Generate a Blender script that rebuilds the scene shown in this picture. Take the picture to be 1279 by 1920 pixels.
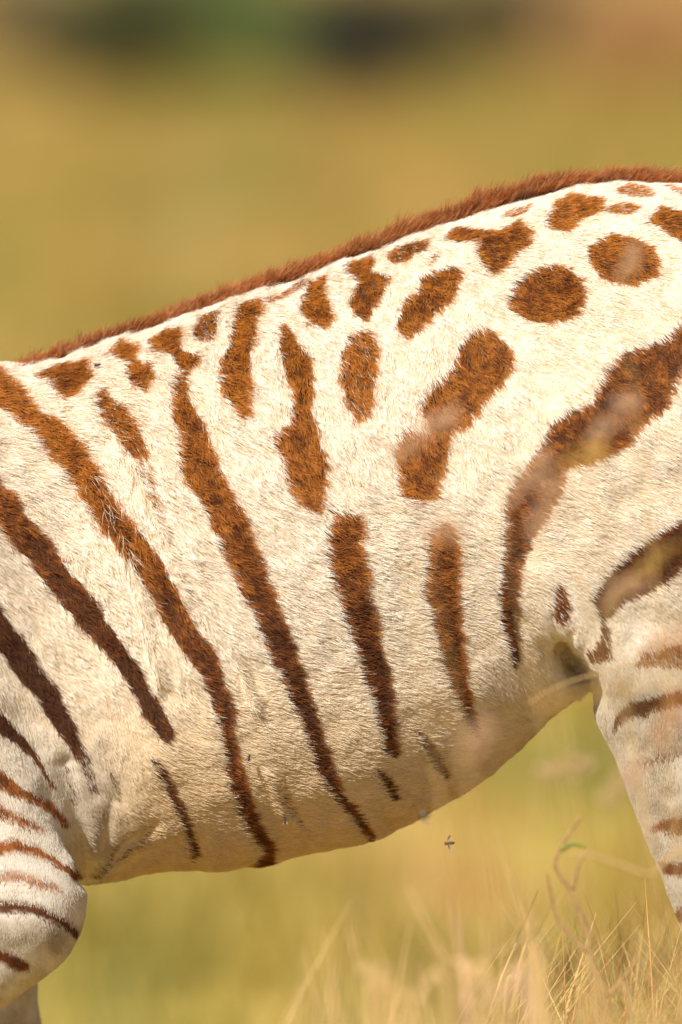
import bpy, bmesh, math, random
import numpy as np
from mathutils import Vector, Matrix

for o in list(bpy.data.objects): bpy.data.objects.remove(o)
SC = bpy.context.scene
COL = SC.collection
R = math.radians
rng = np.random.default_rng(11)
random.seed(5)

# ------------------------------------------------------------------ camera
DIST, PITCH, ZC, PPM = 12.0, R(3.0), 0.745, 2200.0        # metres, tilt, height aimed at, photo pixels per metre at the zebra
CAM = np.array([0.0, -DIST*math.cos(PITCH), ZC + DIST*math.sin(PITCH)])
cam = bpy.data.cameras.new("camera"); camo = bpy.data.objects.new("camera", cam); COL.objects.link(camo)
camo.location = CAM; camo.rotation_euler = (math.pi/2 - PITCH, 0, 0)
cam.sensor_fit = 'VERTICAL'; cam.sensor_height = 36.0; cam.sensor_width = 24.0
cam.lens = 36.0*DIST/(1920/PPM)
cam.clip_start = 0.1; cam.clip_end = 4000
cam.dof.use_dof = True; cam.dof.focus_distance = DIST - 0.15
cam.dof.aperture_fstop = cam.lens/1000/0.12
SC.camera = camo

# ------------------------------------------------------------------ sky, sun, exposure
SUN = Vector((-0.46, -0.54, 0.705)).normalized()           # towards the sun: high, over the photographer's left shoulder
elev = math.asin(SUN.z); az = math.atan2(SUN.x, SUN.y)
world = bpy.data.worlds.new("World"); SC.world = world; world.use_nodes = True
wn = world.node_tree; bg = wn.nodes['Background']
sky = wn.nodes.new('ShaderNodeTexSky'); sky.sky_type = 'NISHITA'; sky.sun_disc = False
sky.sun_elevation = elev; sky.sun_rotation = az
wn.links.new(sky.outputs[0], bg.inputs[0]); bg.inputs[1].default_value = 0.058
sl = bpy.data.lights.new("sun", 'SUN'); so = bpy.data.objects.new("sun", sl); COL.objects.link(so)
sl.energy = 4.5; sl.angle = R(0.5); sl.color = (1.0, 0.93, 0.83)
so.rotation_euler = (-SUN).to_track_quat('-Z', 'Y').to_euler()
so.location = (0, 0, 30)
vs = SC.view_settings
vs.view_transform = 'Standard'; vs.look = 'None'; vs.exposure = 0.68; vs.gamma = 1.0; vs.use_curve_mapping = False
SC.cycles.use_denoising = True
SC.cycles.max_bounces = 12; SC.cycles.transparent_max_bounces = 12
SC.cycles_curves.shape = 'RIBBONS'; SC.cycles_curves.subdivisions = 2

# ------------------------------------------------------------------ helpers
FWD = np.array([0, math.cos(PITCH), -math.sin(PITCH)]); UP = np.array([0, math.sin(PITCH), math.cos(PITCH)])
def W(px, py, y=0.0):
    """world point at depth y that the photo shows at (px, py)"""
    a = (px-639.5)/PPM; b = (960-py)/PPM
    d = np.array([a, 0, 0]) + UP*b + FWD*DIST
    t = (y-CAM[1])/d[1]
    return CAM + d*t
def PIX(x, y, z):
    """lateral coat coordinates (photo pixels) of points on the zebra's near side"""
    dx, dy, dz = x-CAM[0], y-CAM[1], z-CAM[2]
    dep = dy*FWD[1] + dz*FWD[2]; u = dy*UP[1] + dz*UP[2]
    return 639.5 + dx/dep*DIST*PPM, 960 - u/dep*DIST*PPM

def hash2(i, j, s=0):
    n = (i.astype(np.int64)*374761393 + j.astype(np.int64)*668265263 + s*974711) & 0xffffffff
    n = ((n ^ (n >> 13))*1274126177) & 0xffffffff
    return ((n ^ (n >> 16)) & 0xffff)/65535.0
def vnoise(x, y, s=0):
    i, j = np.floor(x), np.floor(y); f, g = x-i, y-j
    f = f*f*(3-2*f); g = g*g*(3-2*g)
    return ((hash2(i,j,s)*(1-f)+hash2(i+1,j,s)*f)*(1-g) + (hash2(i,j+1,s)*(1-f)+hash2(i+1,j+1,s)*f)*g)*2-1
def sstep(a, b, x):
    t = np.clip((x-a)/(b-a), 0, 1); return t*t*(3-2*t)

def tag(o, label=None, cat=None, group=None, kind=None):
    if label: o['label'] = label
    if cat: o['category'] = cat
    if group: o['group'] = group
    if kind: o['kind'] = kind
    return o
def empty(name, loc):
    o = bpy.data.objects.new(name, None); COL.objects.link(o); o.location = loc; o.empty_display_size = 0.05
    return o
def link(name, data, parent=None, mat=None):
    o = bpy.data.objects.new(name, data); COL.objects.link(o)
    if mat: data.materials.append(mat)
    if parent is not None:
        o.parent = parent; o.matrix_parent_inverse = Matrix.Translation(-Vector(parent.location))
    return o
def np_mesh(name, v, f, smooth=True):
    """v (n,3), f (m,k) equal-sized faces"""
    me = bpy.data.meshes.new(name); v = np.asarray(v, np.float32); f = np.asarray(f, np.int32)
    me.vertices.add(len(v)); me.vertices.foreach_set('co', v.ravel())
    k = f.shape[1]; me.loops.add(f.size); me.loops.foreach_set('vertex_index', f.ravel())
    me.polygons.add(len(f)); me.polygons.foreach_set('loop_start', np.arange(0, f.size, k, dtype=np.int32))
    me.polygons.foreach_set('use_smooth', np.full(len(f), smooth))
    me.update(calc_edges=True); me.validate()
    return me

def tube(pts, radii, n=8, squash=None):
    """closed tapering tube along pts -> verts, quads/tris as lists"""
    P = [Vector(p) for p in pts]; V = []; F = []
    prev = None
    for i, p in enumerate(P):
        t = (P[min(i+1, len(P)-1)] - P[max(i-1, 0)]).normalized()
        a = Vector((0, 1, 0)) if prev is None else prev
        a = (a - t*a.dot(t)); a = a.normalized() if a.length > 1e-6 else t.orthogonal().normalized()
        prev = a; b = t.cross(a)
        for k in range(n):
            th = 2*math.pi*k/n
            V.append(p + (a*math.cos(th)*(squash or 1) + b*math.sin(th))*radii[i])
    for i in range(len(P)-1):
        for k in range(n):
            F.append((i*n+k, i*n+(k+1) % n, (i+1)*n+(k+1) % n, (i+1)*n+k))
    F.append(tuple(reversed(range(n)))); F.append(tuple(range((len(P)-1)*n, len(P)*n)))
    return V, F
def mesh_from(name, chunks, parent=None, mat=None, smooth=True):
    V = []; F = []
    for v, f in chunks:
        o = len(V); V += [tuple(p) for p in v]; F += [tuple(i+o for i in q) for q in f]
    me = bpy.data.meshes.new(name); me.from_pydata(V, [], F); me.update()
    if smooth: me.polygons.foreach_set('use_smooth', [True]*len(me.polygons))
    return link(name, me, parent, mat)
def spline(pts, n=14):
    """Catmull-Rom through pts"""
    P = [np.array(p, float) for p in pts]; P = [2*P[0]-P[1]] + P + [2*P[-1]-P[-2]]; out = []
    for i in range(1, len(P)-2):
        for t in np.linspace(0, 1, n, endpoint=False):
            a, b, c, d = P[i-1:i+3]
            out.append(0.5*((2*b)+(c-a)*t+(2*a-5*b+4*c-d)*t*t+(3*b-a-3*c+d)*t**3))
    out.append(P[-2]); return out

# ------------------------------------------------------------------ materials
def new_mat(name):
    m = bpy.data.materials.new(name); m.use_nodes = True
    return m, m.node_tree, m.node_tree.nodes['Principled BSDF']
def plain(name, col, rough=0.6, vary=0.15, scale=120, transl=0.0):
    m, nt, b = new_mat(name)
    tc = nt.nodes.new('ShaderNodeTexCoord'); no = nt.nodes.new('ShaderNodeTexNoise'); no.inputs['Scale'].default_value = scale
    no.inputs['Detail'].default_value = 4
    rp = nt.nodes.new('ShaderNodeValToRGB')
    rp.color_ramp.elements[0].position = 0.3; rp.color_ramp.elements[1].position = 0.7
    rp.color_ramp.elements[0].color = tuple(c*(1-vary) for c in col)+(1,); rp.color_ramp.elements[1].color = tuple(min(1, c*(1+vary)) for c in col)+(1,)
    nt.links.new(tc.outputs['Object'], no.inputs['Vector']); nt.links.new(no.outputs[0], rp.inputs[0])
    nt.links.new(rp.outputs[0], b.inputs['Base Color']); b.inputs['Roughness'].default_value = rough
    if transl:
        tr = nt.nodes.new('ShaderNodeBsdfTranslucent'); mx = nt.nodes.new('ShaderNodeMixShader'); mx.inputs[0].default_value = transl
        nt.links.new(rp.outputs[0], tr.inputs[0]); nt.links.new(b.outputs[0], mx.inputs[1]); nt.links.new(tr.outputs[0], mx.inputs[2])
        nt.links.new(mx.outputs[0], nt.nodes['Material Output'].inputs[0])
    return m

def field_colour(nt):
    """patchy savanna colour from world position, shared by the ground and the grass on it"""
    N = nt.nodes; L = nt.links
    ge = N.new('ShaderNodeNewGeometry')
    sc = N.new('ShaderNodeVectorMath'); sc.operation = 'MULTIPLY'; sc.inputs[1].default_value = (1.0, 0.22, 0.0)
    L.new(ge.outputs['Position'], sc.inputs[0])
    n1 = N.new('ShaderNodeTexNoise'); n1.inputs['Scale'].default_value = 1.15; n1.inputs['Detail'].default_value = 3; n1.inputs['Roughness'].default_value = 0.55
    n2 = N.new('ShaderNodeTexNoise'); n2.inputs['Scale'].default_value = 3.1; n2.inputs['Detail'].default_value = 2
    off = N.new('ShaderNodeVectorMath'); off.operation = 'ADD'; off.inputs[1].default_value = (7.3, 2.9, 0)
    L.new(sc.outputs[0], off.inputs[0]); L.new(sc.outputs[0], n1.inputs['Vector']); L.new(off.outputs[0], n2.inputs['Vector'])
    r1 = N.new('ShaderNodeValToRGB'); e = r1.color_ramp.elements
    e[0].position = 0.38; e[0].color = (0.20, 0.185, 0.022, 1); e[1].position = 0.63; e[1].color = (0.52, 0.300, 0.095, 1)
    x = r1.color_ramp.elements.new(0.47); x.color = (0.345, 0.258, 0.038, 1)
    x = r1.color_ramp.elements.new(0.56); x.color = (0.42, 0.288, 0.062, 1)
    L.new(n1.outputs[0], r1.inputs[0])
    r2 = N.new('ShaderNodeValToRGB'); r2.color_ramp.elements[0].color = (0.75, 0.78, 0.72, 1); r2.color_ramp.elements[1].color = (1.12, 1.06, 1.02, 1)
    r2.color_ramp.elements[0].position = 0.3; r2.color_ramp.elements[1].position = 0.7
    L.new(n2.outputs[0], r2.inputs[0])
    mu = N.new('ShaderNodeMix'); mu.data_type = 'RGBA'; mu.blend_type = 'MULTIPLY'; mu.inputs['Factor'].default_value = 1
    L.new(r1.outputs[0], mu.inputs['A']); L.new(r2.outputs[0], mu.inputs['B'])
    return mu.outputs['Result']

m_ground, nt, b = new_mat('savanna_soil'); nt.links.new(field_colour(nt), b.inputs['Base Color']); b.inputs['Roughness'].default_value = 0.95
m_field, nt, b = new_mat('field_grass'); c = field_colour(nt); nt.links.new(c, b.inputs['Base Color']); b.inputs['Roughness'].default_value = 0.7
tr = nt.nodes.new('ShaderNodeBsdfTranslucent'); mx = nt.nodes.new('ShaderNodeMixShader'); mx.inputs[0].default_value = 0.3
nt.links.new(c, tr.inputs[0]); nt.links.new(b.outputs[0], mx.inputs[1]); nt.links.new(tr.outputs[0], mx.inputs[2]); nt.links.new(mx.outputs[0], nt.nodes['Material Output'].inputs[0])

def hair_mat(name, tipmix=0.5):
    m = bpy.data.materials.new(name); m.use_nodes = True; nt = m.node_tree; N = nt.nodes; L = nt.links
    N.remove(N['Principled BSDF'])
    a = N.new('ShaderNodeAttribute'); a.attribute_name = 'hair_colour'
    r = N.new('ShaderNodeAttribute'); r.attribute_name = 'root_colour'
    hi = N.new('ShaderNodeHairInfo')
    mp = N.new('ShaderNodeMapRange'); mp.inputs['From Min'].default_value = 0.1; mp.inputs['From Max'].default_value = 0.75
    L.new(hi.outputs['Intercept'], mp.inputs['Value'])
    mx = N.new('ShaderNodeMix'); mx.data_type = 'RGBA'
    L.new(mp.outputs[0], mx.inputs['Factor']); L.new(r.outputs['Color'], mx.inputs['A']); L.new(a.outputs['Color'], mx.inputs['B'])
    df = N.new('ShaderNodeBsdfDiffuse'); tl = N.new('ShaderNodeBsdfTranslucent'); gl = N.new('ShaderNodeBsdfHair'); gl.component = 'Reflection'
    gl.inputs['RoughnessU'].default_value = 0.35; gl.inputs['RoughnessV'].default_value = 0.9
    gl.inputs['Color'].default_value = (1, .95, .88, 1); gl.inputs['Offset'].default_value = R(4)
    for n_ in (df, tl): L.new(mx.outputs['Result'], n_.inputs['Color'])
    m1 = N.new('ShaderNodeMixShader'); m1.inputs[0].default_value = 0.25; L.new(df.outputs[0], m1.inputs[1]); L.new(tl.outputs[0], m1.inputs[2])
    m2 = N.new('ShaderNodeMixShader'); m2.inputs[0].default_value = 0.025; L.new(m1.outputs[0], m2.inputs[1]); L.new(gl.outputs[0], m2.inputs[2])
    L.new(m2.outputs[0], N['Material Output'].inputs[0])
    return m
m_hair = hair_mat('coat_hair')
m_skin, nt, b = new_mat('short_coat')
a = nt.nodes.new('ShaderNodeAttribute'); a.attribute_name = 'coat'
nt.links.new(a.outputs['Color'], b.inputs['Base Color']); b.inputs['Roughness'].default_value = 0.85
no = nt.nodes.new('ShaderNodeTexNoise'); no.inputs['Scale'].default_value = 350; bp = nt.nodes.new('ShaderNodeBump'); bp.inputs['Strength'].default_value = 0.25; bp.inputs['Distance'].default_value = 0.002
tc = nt.nodes.new('ShaderNodeTexCoord'); nt.links.new(tc.outputs['Object'], no.inputs['Vector']); nt.links.new(no.outputs[0], bp.inputs['Height']); nt.links.new(bp.outputs[0], b.inputs['Normal'])
m_hoof = plain('hoof_horn', (0.03, 0.025, 0.022), 0.45)
m_eye = plain('dark_eye', (0.01, 0.007, 0.005), 0.08)
m_nose = plain('muzzle_skin', (0.03, 0.022, 0.02), 0.6)

# ------------------------------------------------------------------ ground
def ground_z(x, y):
    x = np.asarray(x, float); y = np.asarray(y, float)
    k = 0.25*np.tanh(0.151*(x-0.318)/0.25)*np.exp(-(y/4.0)**2)
    far = np.clip((np.hypot(x, y)-110)/300, 0, None)
    return k + 14*far**1.5*(1+0.3*np.sin(x*0.011+1)) + 0.03*np.sin(x*1.3+y*0.7)*np.exp(-(np.abs(y)/30)**2)*sstep(1.5, 5, np.abs(y))
def warp(n, span, fine):
    t = np.linspace(-1, 1, n); return fine*t*n/2 + (span-fine*n/2)*np.sign(t)*np.abs(t)**4
gx = warp(161, 900, 0.06); gy = warp(201, 1400, 0.08)
X, Y = np.meshgrid(gx, gy, indexing='xy'); Z = ground_z(X, Y)
idx = np.arange(X.size).reshape(X.shape)
F = np.stack([idx[:-1,:-1], idx[:-1,1:], idx[1:,1:], idx[1:,:-1]], -1).reshape(-1, 4)
tag(link('ground', np_mesh('ground', np.stack([X, Y, Z], -1).reshape(-1, 3), F), None, m_ground), kind='structure')

# ------------------------------------------------------------------ zebra body (one continuous skin from blended volumes)
VX = 0.006
lo = np.array([-0.90, -0.27, -0.20]); hi = np.array([0.66, 0.27, 1.10])
dim = np.ceil((hi-lo)/VX).astype(int)
gxs, gys, gzs = (lo[i] + VX*np.arange(dim[i]) for i in range(3))
D = np.full(dim, 0.5, np.float32)
def blend(mn, mx_, fn, k):
    s = [slice(max(0, int((mn[i]-k-lo[i])/VX)-3), min(dim[i], int((mx_[i]+k-lo[i])/VX)+4)) for i in range(3)]
    gx_, gy_, gz_ = gxs[s[0]][:, None, None], gys[s[1]][None, :, None], gzs[s[2]][None, None, :]
    d = fn(gx_, gy_, gz_).astype(np.float32); o = D[s[0], s[1], s[2]]
    h = np.clip(0.5 + 0.5*(o-d)/k, 0, 1)
    D[s[0], s[1], s[2]] = o*(1-h) + d*h - k*h*(1-h)
def cone(a, b, ra, rb, k=0.03, sq=1.0):
    """rounded cone from a to b; sq squeezes it sideways (along y)"""
    a = np.array(a, float); b = np.array(b, float); ym = (a[1]+b[1])/2
    def fn(x, y, z):
        yy = (y-ym)/sq + ym
        ab = b-a; t = ((x-a[0])*ab[0] + (yy-a[1])*ab[1] + (z-a[2])*ab[2])/ab.dot(ab); t = np.clip(t, 0, 1)
        return (np.sqrt((x-a[0]-t*ab[0])**2 + (yy-a[1]-t*ab[1])**2 + (z-a[2]-t*ab[2])**2) - (ra+(rb-ra)*t))*min(1, sq)
    r = max(ra, rb); blend(np.minimum(a, b)-r, np.maximum(a, b)+r, fn, k)
def ell(c, r, ang=0.0, k=0.05):
    c = np.array(c, float); r = np.array(r, float); ca, sa = math.cos(ang), math.sin(ang)
    def fn(x, y, z):
        u = (x-c[0])*ca + (z-c[2])*sa; w = -(x-c[0])*sa + (z-c[2])*ca
        q = np.sqrt((u/r[0])**2 + ((y-c[1])/r[1])**2 + (w/r[2])**2); g = np.sqrt((u/r[0]**2)**2 + ((y-c[1])/r[1]**2)**2 + (w/r[2]**2)**2)
        return q*(q-1)/np.maximum(g, 1e-6)
    m = r.max(); blend(c-m, c+m, fn, k)

ST = np.array([  # px, top py, bottom py, half width (m) along the trunk
 (-470,1250,1300,.02),(-440,1100,1430,.06),(-380,960,1530,.09),(-300,860,1590,.11),(-200,785,1630,.12),(-100,738,1655,.125),(0,705,1668,.116),
 (100,672,1664,.122),(200,640,1645,.136),(300,605,1631,.155),(400,571,1629,.163),(500,540,1618,.168),(600,500,1594,.170),(700,469,1570,.170),
 (800,432,1524,.166),(900,399,1468,.160),(1000,364,1380,.155),(1080,346,1262,.152),(1150,338,1180,.150),(1279,349,1140,.148),(1400,374,1150,.142),
 (1500,409,1120,.132),(1600,464,1080,.112),(1680,534,1020,.085),(1740,640,930,.05),(1765,760,790,.02)])
fx = np.arange(-470, 1766, 5.0); ker = np.exp(-0.5*(np.arange(-16, 17)/6.0)**2); ker /= ker.sum()
def sm(col):
    v = np.interp(fx, ST[:, 0], ST[:, col]); return np.convolve(np.pad(v, 16, mode='reflect', reflect_type='odd'), ker, 'valid')
fw = (fx-639.5)/PPM; tz = np.array([W(p, q)[2] for p, q in zip(fx, sm(1))]); bz = np.array([W(p, q)[2] for p, q in zip(fx, sm(2))]); hw = sm(3)
def trunk(x, y, z):
    t = np.interp(x, fw, tz); bo = np.minimum(np.interp(x, fw, bz), t-.03); w = np.maximum(np.interp(x, fw, hw), .012)
    c = (t+bo)/2 - 0.02*np.clip((t-bo)/.2, 0, 1); up = t-c; dn = c-bo
    h = np.maximum(np.where(z > c, up, dn), .008); q = np.abs(z-c)/np.maximum(h, .01)
    wl = w*(1-0.10*(z > c)*np.minimum(q, 1.3))
    pw = np.where(z > c, 2.15, 2.15+.55*np.clip(q*2, 0, 1)); f = (np.abs(y/wl)**pw + q**pw)**(1/pw) - 1
    ends = np.maximum(fw[0]-x, x-fw[-1])
    return np.maximum(f*np.minimum(wl, h), ends)
blend(np.array([fw[0], -.18, bz.min()]), np.array([fw[-1], .18, tz.max()]), trunk, 0.02)
HOOF = []
for s in (-1, 1):                               # s = -1: the side turned to the camera
    near = s < 0
    o = 0 if near else 150
    # hindquarters
    ell(W(1345, 830, s*.075), (.235, .088, .150), math.atan2(.58, .40), k=.07)
    A = W(1250+o, 1270, s*.088); H = W(1420+o, 1930, s*.085)
    cone(W(1300, 1000, s*.09), A, .105, .066, k=.018, sq=.72)
    cone(A, H, .066, .030, k=.014, sq=.8)
    Fk = W(1390+o, 2420, s*.08); hz = ground_z((1345+o-639.5)/PPM, s*.08)
    Hf = np.array([(1345+o-639.5)/PPM, s*.08, float(hz)+.05])
    cone(H, Fk, .030, .021, k=.015); cone(W(1395+o, 2400, s*.08), Fk, .024, .026, k=.01); cone(Fk, Hf, .023, .026, k=.015)
    HOOF.append(Hf)
    # fold of skin between flank and stifle
    cone(W(1035, 1120, s*.125), W(1150, 1225, s*.125), .035, .036, k=.022, sq=.6)
    # shoulder and foreleg
    ell(W(-150, 1180, s*.085), (.20, .058, .10), math.atan2(-.62, .28), k=.06)
    if near:
        E_ = W(6, 1700, -.138); K = W(-300, 2050, -.125); Ff = W(-330, 2470, -.11); hx = -385
        cone(W(-190, 1300, -.115), E_, .098, .061, k=.010, sq=.66)
        cone(E_, K, .064, .044, k=.02, sq=.72)
    else:
        E_ = W(-30, 1640, .10); K = W(2, 1930, .10); Ff = W(0, 2500, .10); hx = 5
        cone(W(-150, 1300, .09), E_, .095, .055, k=.03, sq=.7)
        cone(E_, K, .050, .0315, k=.02); Kn = W(0, 2200, .10)
        cone(K, Kn, .0315, .030, k=.015); K = Kn
    Hf = np.array([(hx-639.5)/PPM, s*.11 if near else .10, 0]); Hf[2] = float(ground_z(Hf[0], Hf[1]))+.05
    cone(K, Ff, .029, .021, k=.015); cone(Ff+[0, 0, .012], Ff, .024, .026, k=.01); cone(Ff, Hf, .023, .026, k=.015)
    HOOF.append(Hf)
    # ears
    cone(W(-730, 1400, s*.045), W(-700, 1270, s*.075), .016, .020, k=.01); cone(W(-700, 1270, s*.075), W(-690, 1190, s*.08), .020, .005, k=.01)
    cone(W(-900, 1790, s*.045), W(-960, 2000, s*.03), .035, .03, k=.03)
# hollow between belly and stifle, under the fold
def carve(c, r, ang, k=.012):
    c = np.array(c, float); m = max(r); s = [slice(max(0, int((c[i]-m-k-lo[i])/VX)-3), int((c[i]+m+k-lo[i])/VX)+4) for i in range(3)]
    x, y, z = gxs[s[0]][:, None, None]-c[0], gys[s[1]][None, :, None]-c[1], gzs[s[2]][None, None, :]-c[2]
    u_ = x*math.cos(ang)+z*math.sin(ang); w_ = -x*math.sin(ang)+z*math.cos(ang)
    d = ((np.sqrt((u_/r[0])**2+(y/r[1])**2+(w_/r[2])**2)-1)*min(r)).astype(np.float32)
    o = D[s[0], s[1], s[2]]; h = np.clip(.5-.5*(o+d)/k, 0, 1); D[s[0], s[1], s[2]] = o*(1-h) - d*h + k*h*(1-h)
for s in (-1, 1): carve(W(1080, 1262, s*.15), (.034, .085, .0105), R(-50), k=.016)
# neck, head, tail dock
cone(W(-230, 1110), W(-720, 1450), .165, .085, k=.06, sq=.62)
cone(W(-760, 1470), W(-940, 1900), .085, .052, k=.03, sq=.75)
cone(W(-790, 1580), W(-840, 1700), .085, .07, k=.03, sq=.7)
cone(W(-940, 1900), W(-1000, 2090), .050, .046, k=.02, sq=.85)
cone(W(1735, 620), W(1800, 760), .026, .02, k=.03); cone(W(1800, 760), W(1830, 1150), .02, .011, k=.01)

import openvdb as vdb
g = vdb.FloatGrid(0.5); g.copyFromArray(np.ascontiguousarray(D))
pts, quads = g.convertToQuads(0.0)
pts = pts*VX + lo
me = np_mesh('body', pts, quads)
tmp = bpy.data.objects.new('tmp', me); COL.objects.link(tmp)
md = tmp.modifiers.new('s', 'SMOOTH'); md.factor = 0.5; md.iterations = 6
md = tmp.modifiers.new('u', 'SUBSURF'); md.levels = 1; md.render_levels = 1
dg = bpy.context.evaluated_depsgraph_get(); dg.update()
body_me = bpy.data.meshes.new_from_object(tmp.evaluated_get(dg)); bpy.data.objects.remove(tmp)
body_me.name = 'body'
nv = len(body_me.vertices)
co = np.empty(nv*3, np.float32); body_me.vertices.foreach_get('co', co); co = co.reshape(-1, 3)
body_me.calc_loop_triangles(); nt_ = len(body_me.loop_triangles)
tri = np.empty(nt_*3, np.int32); body_me.loop_triangles.foreach_get('vertices', tri); tri = tri.reshape(-1, 3)
fn_ = np.cross(co[tri[:, 1]]-co[tri[:, 0]], co[tri[:, 2]]-co[tri[:, 0]])
vol = np.einsum('ij,ij->i', co[tri[:, 0]], fn_).sum()
if vol < 0:
    body_me.flip_normals(); tri = tri[:, ::-1].copy(); fn_ = -fn_
area = np.linalg.norm(fn_, axis=1)/2

# creases and puckers of loose skin (photo px polylines: half width px, depth m)
def polydist(u, v, pl):
    best = np.full(u.shape, 1e9)
    for (ax, ay), (bx, by) in zip(pl[:-1], pl[1:]):
        ex, ey = bx-ax, by-ay; t = np.clip(((u-ax)*ex+(v-ay)*ey)/(ex*ex+ey*ey), 0, 1)
        best = np.minimum(best, np.hypot(u-ax-t*ex, v-ay-t*ey))
    return best
vn = np.empty(nv*3, np.float32); body_me.vertices.foreach_get('normal', vn); vn = vn.reshape(-1, 3)
CREASE = [([(150,1390),(165,1430),(185,1480)], 20, .003), ([(120,1430),(150,1560),(160,1640)], 18, .006), ([(165,1650),(215,1590),(285,1545)], 12, .0018),
          ([(175,1655),(250,1610),(330,1580)], 12, .0015), ([(200,1400),(225,1460),(222,1500)], 16, .002), ([(170,1640),(195,1560),(205,1500)], 12, .002),
          ([(1045,1215),(1040,1180),(1030,1150)], 10, .002), ([(1058,1210),(1066,1185)], 10, .002), ([(1020,1235),(1008,1205)], 10, .002),
          ([(500,1450),(520,1520),(560,1552),(690,1540),(800,1497)], 9, -.002), ([(170,900),(230,1010),(262,1110),(300,1280)], 10, -.004),
          ([(250,870),(300,990),(345,1110),(440,1230),(475,1320)], 10, -.004), ([(40,930),(110,1010),(200,1110)], 10, -.003)]
uu, vv = PIX(co[:, 0], -np.abs(co[:, 1]), co[:, 2])
side = np.abs(co[:, 1]) > .03
for pl, w_, dep in CREASE:
    d = polydist(uu, vv, pl); co -= (vn*(dep*np.exp(-(d/w_)**2)*side)[:, None]).astype(np.float32)
co += vn*(0.0012*vnoise(uu/45, vv/45, 3) + .0022*vnoise(uu/110, vv/140, 4))[:, None].astype(np.float32)
body_me.vertices.foreach_set('co', co.ravel()); body_me.update()
body_me.vertices.foreach_get('normal', (tmpn := np.empty(nv*3, np.float32))); vn = tmpn.reshape(-1, 3)

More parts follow.
